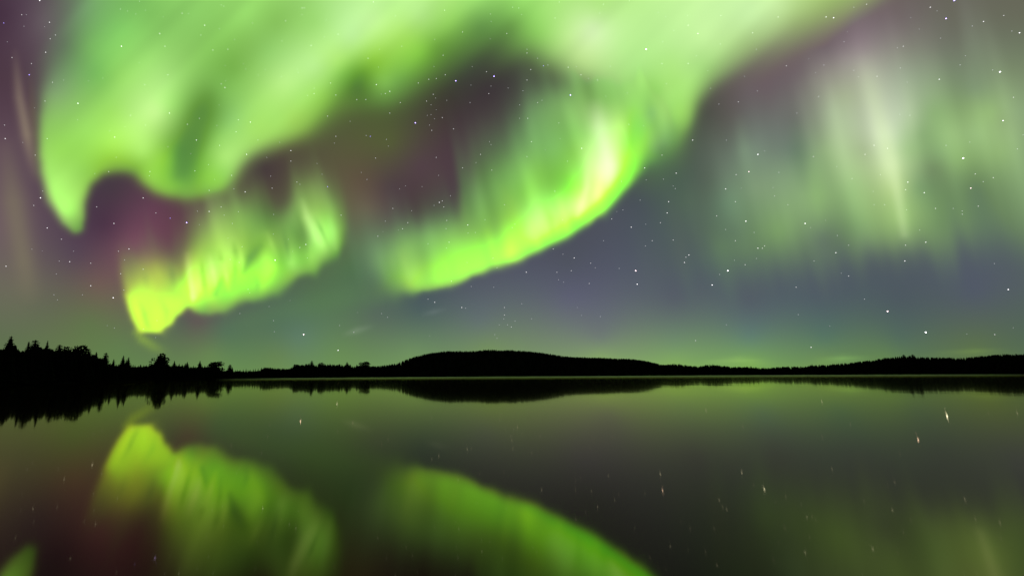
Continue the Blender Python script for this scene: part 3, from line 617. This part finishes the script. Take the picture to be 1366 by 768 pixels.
while px < 532:
    if px > 384:
        lab, g = region(px); plant(random.choice([0,1,7,7,3,6]), px, prof(px)+random.uniform(.2, 2), lab, g, wide=random.uniform(1, 1.4))
        px += random.uniform(2.6, 4.4)
    else:
        lab, g = region(px); plant(random.choice([0,1,7]), px, prof(px)+random.uniform(-.2, 1), lab, g, wide=random.uniform(1, 1.4)); px += random.uniform(5, 8)
px = 884.0
while px < 1385:
    lab, g = region(px); plant(random.choice([0,1,3,7,7,0,4]), px, prof(px)+random.uniform(-.5, 1.6), lab, g, wide=random.uniform(1, 1.5)); px += random.uniform(4.2, 7.5)

# the wood behind and below them, which nobody could count
def forest():
    rs = np.random.RandomState(9)
    tv = []; tf = []
    K = 6; tiers = 5
    for i in range(tiers):
        z = .08+.8*i/tiers; r = .2*(1-i/tiers)**.9+.02; b = len(tv)
        for j in range(K*2):
            an = math.pi*j/K; rr = r*(1 if j % 2 else .55); tv.append((rr*math.cos(an), rr*math.sin(an), z-(.03 if j % 2 else 0)))
        tv.append((0, 0, min(z+.36, 1.0)))
        for j in range(K*2): tf.append((b+j, b+(j+1) % (K*2), b+K*2))
    tv = np.array(tv); tf = np.array(tf)
    Vs = []; Fs = []; cnt = 0
    spans = [(-190, 350, 2300), (350, 540, 900), (540, 890, 3600), (890, 1560, 2600)]
    for a0, a1, num in spans:
        for i in range(num):
            p = rs.uniform(a0, a1); a = az_tan(p, 490)[0]; S, Rg, Z = land(a)
            u = rs.uniform(0, 1)
            r = S+2+(Rg*1.02-S-2)*(u if num != 3600 else u**.7)
            if rs.rand() < .35: r = Rg*rs.uniform(.96, 1.04)
            h = height(a, r); th = zone(p)[2]
            H = th*rs.uniform(.7, 1.15); cap = CAM_H+r*az_tan(p, (max(prof(p-5), prof(p), prof(p+5))+3.5 if p < 350 else prof(p)+(.2 if rs.rand() < .8 else -rs.rand()*1.1))+rs.uniform(-.3, .8))[1]-h
            H = min(H, cap)
            if H < th*.25: continue
            an = rs.uniform(0, 6.28); c, s = math.cos(an), math.sin(an); w = H*rs.uniform(.9, 1.6)
            Q = tv.copy(); Q[:, 0] = (tv[:, 0]*c-tv[:, 1]*s)*w; Q[:, 1] = (tv[:, 0]*s+tv[:, 1]*c)*w; Q[:, 2] = tv[:, 2]*H
            Q += rs.randn(*Q.shape)*H*.008
            Q += np.array([r*math.sin(a), r*math.cos(a), h-.1])
            Vs.append(Q); Fs.append(tf+cnt); cnt += len(tv)
    me = mesh_np('forest', np.concatenate(Vs), np.concatenate(Fs), [needle])
    tag(link('forest', me), kind='stuff')
forest()

# a pale clearing high on the hillside
def at_land(px, r):
    a = az_tan(px, 490)[0]; return (r*math.sin(a), r*math.cos(a), height(a, r))

# ------------------------------------------------------------------ stars
S_TXT = """
0 0|53 1 3|5 31 2v|29 20 1|66 30 2|74 47 1|67 52 1|61 70 2|16 77 1|42 85 1|39 100 3v|70 110 1|118 108 0|85 107 0|60 135 1|104 138 3|46 144 0|6 167 1|7 185 2|47 207 1|63 185 1|162 62 3|213 45 2|220 62 1|194 14 0|243 18 1|273 34 2|284 67 1|304 66 1|224 100 1|193 113 1|174 154 1|226 151 2|194 167 0|153 183 2|155 210 0|224 196 0|200 229 1|266 158 1|250 166 1|262 187 2|293 194 1|295 112 1|300 117 2|301 108 0|318 160 1|334 163 2|315 176 1|329 206 2|260 228 1|145 229 1|309 234 1|186 2 0|170 15 0|181 19 0|295 7 0|337 31 0|313 53 0
342 0|61 11 1|64 11 1|39 28 1|61 20 0|109 46 1|73 61 1|34 55 0|12 93 0|156 3 1|251 14 1|312 19 0|275 43 1|334 45 1|238 53 0|312 52 0|194 62 0|164 66 0|149 78 1|249 74 1|237 89 0|288 89 0|252 100 1|307 96 1|317 102 4v|266 108 4v|216 111 1|230 106 1|240 105 1|310 125 1|313 115 0|160 113 2|178 122 2|172 125 1|236 126 1|239 131 0|254 134 0|227 135 1|233 140 0|99 111 1|106 127 1|77 118 0|77 125 1|134 133 1|146 133 1|192 137 1|95 155 1|178 151 1|125 162 0|212 164 4v|228 154 0|233 153 0|248 157 1|231 167 0|234 174 1|263 172 1|106 182 1|152 182 2v|104 191 0|176 195 0|46 201 2|46 215 1|159 211 1|81 218 0|240 210 1|311 189 0|313 193 0|299 206 1|293 217 0|275 224 1|314 227 1|140 230 0|243 234 0|54 243 1|21 251 1|95 249 2v|221 249 0|199 248 0|191 252 0|14 210 0|2 187 0|19 235 0
684 0|0 10 0|8 11 0|62 3 0|121 6 0|116 18 0|194 17 0|234 34 1|247 45 2|215 41 0|200 56 0|178 66 4|277 59 0|320 44 1|325 66 0|19 66 0|19 71 1|33 78 0|41 88 2v|47 87 0|24 93 1|19 107 1|74 90 1|91 100 1|113 107 1|130 89 0|199 85 1|234 85 1|101 105 0|205 112 0|9 140 0|33 137 1|39 134 0|20 158 1|9 158 0|77 127 4v|153 124 0|155 166 0|25 189 1|92 198 2|19 209 0|73 215 0|309 102 0|301 136 1|275 139 0|264 118 0|240 187 2|285 187 0|327 206 3|315 229 3p|298 233 1|284 252 2|199 207 1|176 224 2|218 231 2|201 239 0|178 240 0|214 248 0|145 242 0|56 255 1
1026 0|12 23 1|76 23 2|86 24 3|130 6 1|113 10 0|215 10 2|247 1 4v|236 25 4v|286 29 2|271 35 0|313 21 1|334 44 3|179 62 1|171 64 0|100 56 0|23 88 1|73 87 0|113 94 0|144 102 1|175 91 0|227 106 2|308 96 4|326 130 1|66 129 1|37 151 0|312 161 3|59 209 1|140 194 1|158 198 1|128 206 1|236 194 0|259 211 4|13 230 0|275 232 1|299 237 1|185 243 2|182 253 1|269 251 3p
0 200|54 64 3|45 74 1|63 104 2|82 119 1|8 155 2|93 149 2|79 148 0|121 151 1|121 181 2|110 193 0|151 197 3|161 165 1|172 132 2|158 135 1|191 159 1|152 98 2|129 76 1|191 64 2|208 84 1|227 91 2v|249 97 4v|279 54 1|279 82 2|295 76 1|299 87 0|310 98 0|327 56 2|312 52 0|323 129 0|307 146 0|320 218 0|319 150 0|72 193 0|57 55 0
342 200|182 78 1|237 74 0|244 70 2|248 68 1|250 76 1|202 97 1|207 81 0|195 105 1|162 115 1|163 114 0|254 94 1|253 105 0|282 100 2|257 123 1|229 125 0|331 73 1|292 110 0|305 93 0|321 157 0|260 175 1|113 87 1|23 86 0|66 126 2|58 130 1|25 147 3|229 199 1|238 203 2|274 210 2|279 211 0|331 210 1|331 220 1|330 225 0|324 233 0|335 233 0|340 236 1|167 218 0|175 223 0|63 246 4p|130 243 1|111 234 0|318 246 0|321 251 0|172 95 0
684 200|132 92 1|147 80 0|158 103 2|170 67 0|208 69 2|206 84 2|197 97 1|186 121 1|177 128 0|214 120 1|121 121 0|54 132 1|82 144 2|104 151 1|110 157 0|67 139 0|78 161 1|59 163 1|18 163 2|61 173 0|102 178 1|12 205 0|117 222 0|3 228 0|142 158 0|164 161 4p|166 179 3|231 143 1|235 140 2|229 150 2|287 161 4|276 166 0|266 180 3|310 153 1|297 121 1|297 69 1|272 88 1|311 95 3|284 106 0|327 131 2|333 131 1|336 128 1|322 110 0|285 233 0|244 254 1|3 99 0|202 40 1
1026 200|207 57 2|182 53 1|154 73 0|222 78 1|279 75 1|25 73 0|48 98 3|106 127 0|209 123 2|182 127 1|181 148 2|89 137 2|60 148 0|106 168 1|36 183 1|319 186 3|158 215 4p|209 243 5|301 246 1|56 263 2
342 430|109 37 3
"""
m, n, l = material('starlight')
out = n.new('ShaderNodeOutputMaterial'); e = n.new('ShaderNodeEmission'); oi = n.new('ShaderNodeObjectInfo')
l.new(oi.outputs['Color'], e.inputs['Color']); e.inputs['Strength'].default_value = 10.0; l.new(e.outputs[0], out.inputs['Surface'])
m.cycles.emission_sampling = 'NONE'
star_mat = m
import bmesh
bm = bmesh.new(); bmesh.ops.create_icosphere(bm, subdivisions=1, radius=1.0); star_me = bpy.data.meshes.new('star'); bm.to_mesh(star_me); bm.free()
star_me.materials.append(star_mat)
R_ST = 39000.0
stars = []
for line in S_TXT.strip().splitlines():
    parts = line.split('|'); ox, oy = map(float, parts[0].split())
    for p in parts[1:]:
        a_, b_, c_ = p.split(); stars.append((ox+float(a_), oy+float(b_), int(c_[0]), c_[1:] or 'w'))
seen_ = []; uniq = []
for s in stars:
    if all(abs(s[0]-q[0])+abs(s[1]-q[1]) > 2.2 for q in seen_): seen_.append(s); uniq.append(s)
RAD = [0.42, 0.50, 0.56, 0.60, 0.68, .7]; PWR = [.06, .09, .14, .24, .60, 1.0]
TINT = {'w': (1, .97, 1.0), 'v': (.42, .32, 1.0), 'p': (1.0, .72, .78)}
NAMED = [((405,446),'lone pinkish white star low over the water left of the hill'),((249,297),'violet star in the dark purple gap left, right of two dimmer ones'),((608,108),'left one of two bright violet stars in the dark gap above centre'),
 ((659,101),'right one of two bright violet stars in the dark gap above centre'),((554,163),'bright violet star below and left of the pair in the dark gap'),((1273,2),'bright violet star touching the top edge of the sky at the right'),
 ((1262,25),'bright violet star just below the one at the top edge'),((862,66),'brightest white star over the broad green band'),((761,127),'blue white star on the green glow above the bright curtain'),
 ((1235,443),'white star low over the right ridge, the lowest bright one'),((1184,415),'reddish white star above and left of the lowest bright star at right'),((1295,251),'orange tinged star right of the pale rays'),
 ((1285,211),'white star above the orange tinged one right of the pale rays'),((999,229),'pinkish star at the left edge of the pale rays'),((848,361),'upper star of a close vertical pair below the bright curtain'),
 ((850,379),'lower star of a close vertical pair below the bright curtain'),((104,138),'brightest star over the left part of the green band'),((162,62),'bright star near the top left of the green band'),
 ((53,1),'white star at the very top left edge of the sky'),((54,264),'white star just left of the green band tip'),((1334,96),'bright white star in the green glow near the right edge'),
 ((451,467),'small star just above the low shore left of the hill'),((1344,386),'white star near the right edge above the ridge'),((151,397),'small star left of the yellow aurora fold'),((971,361),'white star in the dark blue sky right of centre'),
 ((761,127),'blue white star on the green glow above the bright curtain'),((1338,161),'white star right of the pale rays, lower of two near the edge')]
def star_region(x, y):
    if y > 400: return 'low over the hills'
    if x < 62 : return 'beside the left edge of the green band'
    if x < 160 and y > 300: return 'in the purple sky left of the yellow fold'
    if x < 265 and y > 240: return 'in the purple gap above the yellow fold'
    if x < 470 and y > 262: return 'over the folded left curtain'
    if x < 430: return 'over the left part of the broad green band'
    if x < 700 and y > 90 and y < 255: return 'in the dark gap between band and curtain'
    if x < 700 and y <= 90: return 'over the upper middle of the green band'
    if x < 700: return 'around the left end of the bright curtain'
    if x < 860 and y < 110: return 'over the green band above the bright curtain'
    if x < 860 and y < 240: return 'over the bright core of the middle curtain'
    if x < 860: return 'in the blue sky under the bright curtain'
    if x < 960 and y < 200: return 'where the green band bends down right of centre'
    if x < 1060 and y < 130: return 'along the lower edge of the band at the right'
    if y > 330: return 'in the blue grey sky above the right shore'
    if x < 1040: return 'in the dim green glow left of the pale rays'
    if x < 1225: return 'among the pale rays at the right'
    return 'in the green glow right of the pale rays'
SIZE = ['very faint', 'faint', 'small', 'clear', 'bright', 'bright']
SKY_G = 'stars in the night sky'
# at most 290 of them one by one, the dimmest as one sprinkle
uniq.sort(key=lambda s: -s[2])
proto = None
faintV = []; faintF = []
ico_v = np.array([v.co[:] for v in star_me.vertices]); ico_f = np.array([p.vertices[:] for p in star_me.polygons])
for i, (x, y, b, t) in enumerate(uniq):
    d = chart_dir(x, y)
    rad = RAD[b]*R_ST/F0*(d@AXF)
    if i < 285:
        if proto is None: o = proto = link('star', star_me)
        else: o = proto.copy(); C.objects.link(o)
        o.location = d*R_ST; o.scale = (rad, rad, rad)
        c = TINT[t]; o.color = (c[0]*PWR[b], c[1]*PWR[b], c[2]*PWR[b], 1)
        lab = None
        for (nx, ny), s in NAMED:
            if abs(nx-x)+abs(ny-y) < 5: lab = s
        colr = {'w': 'white', 'v': 'bluish violet', 'p': 'pinkish'}[t]
        tag(o, lab or f'{SIZE[b]} {colr} star {star_region(x, y)}', 'star', SKY_G)
    else:
        faintF.append(ico_f+len(faintV)*len(ico_v)); faintV.append(ico_v*rad+d*R_ST)
rs = np.random.RandomState(77)
for i in range(170):
    x, y = rs.uniform(-40, 1400), rs.uniform(-30, 455)
    d = chart_dir(x, y); faintF.append(ico_f+len(faintV)*len(ico_v)); faintV.append(ico_v*(rs.uniform(.28, .46)*R_ST/F0*(d@AXF))+d*R_ST)
if faintV:
    fo = link('faint_stars', mesh_np('faint_stars', np.concatenate(faintV), np.concatenate(faintF), [star_mat])); fo.color = (.07, .07, .075, 1)
    tag(fo, kind='stuff')
print('stars', len(uniq), 'trees', sum(1 for o in bpy.data.objects if o.type == 'EMPTY'))
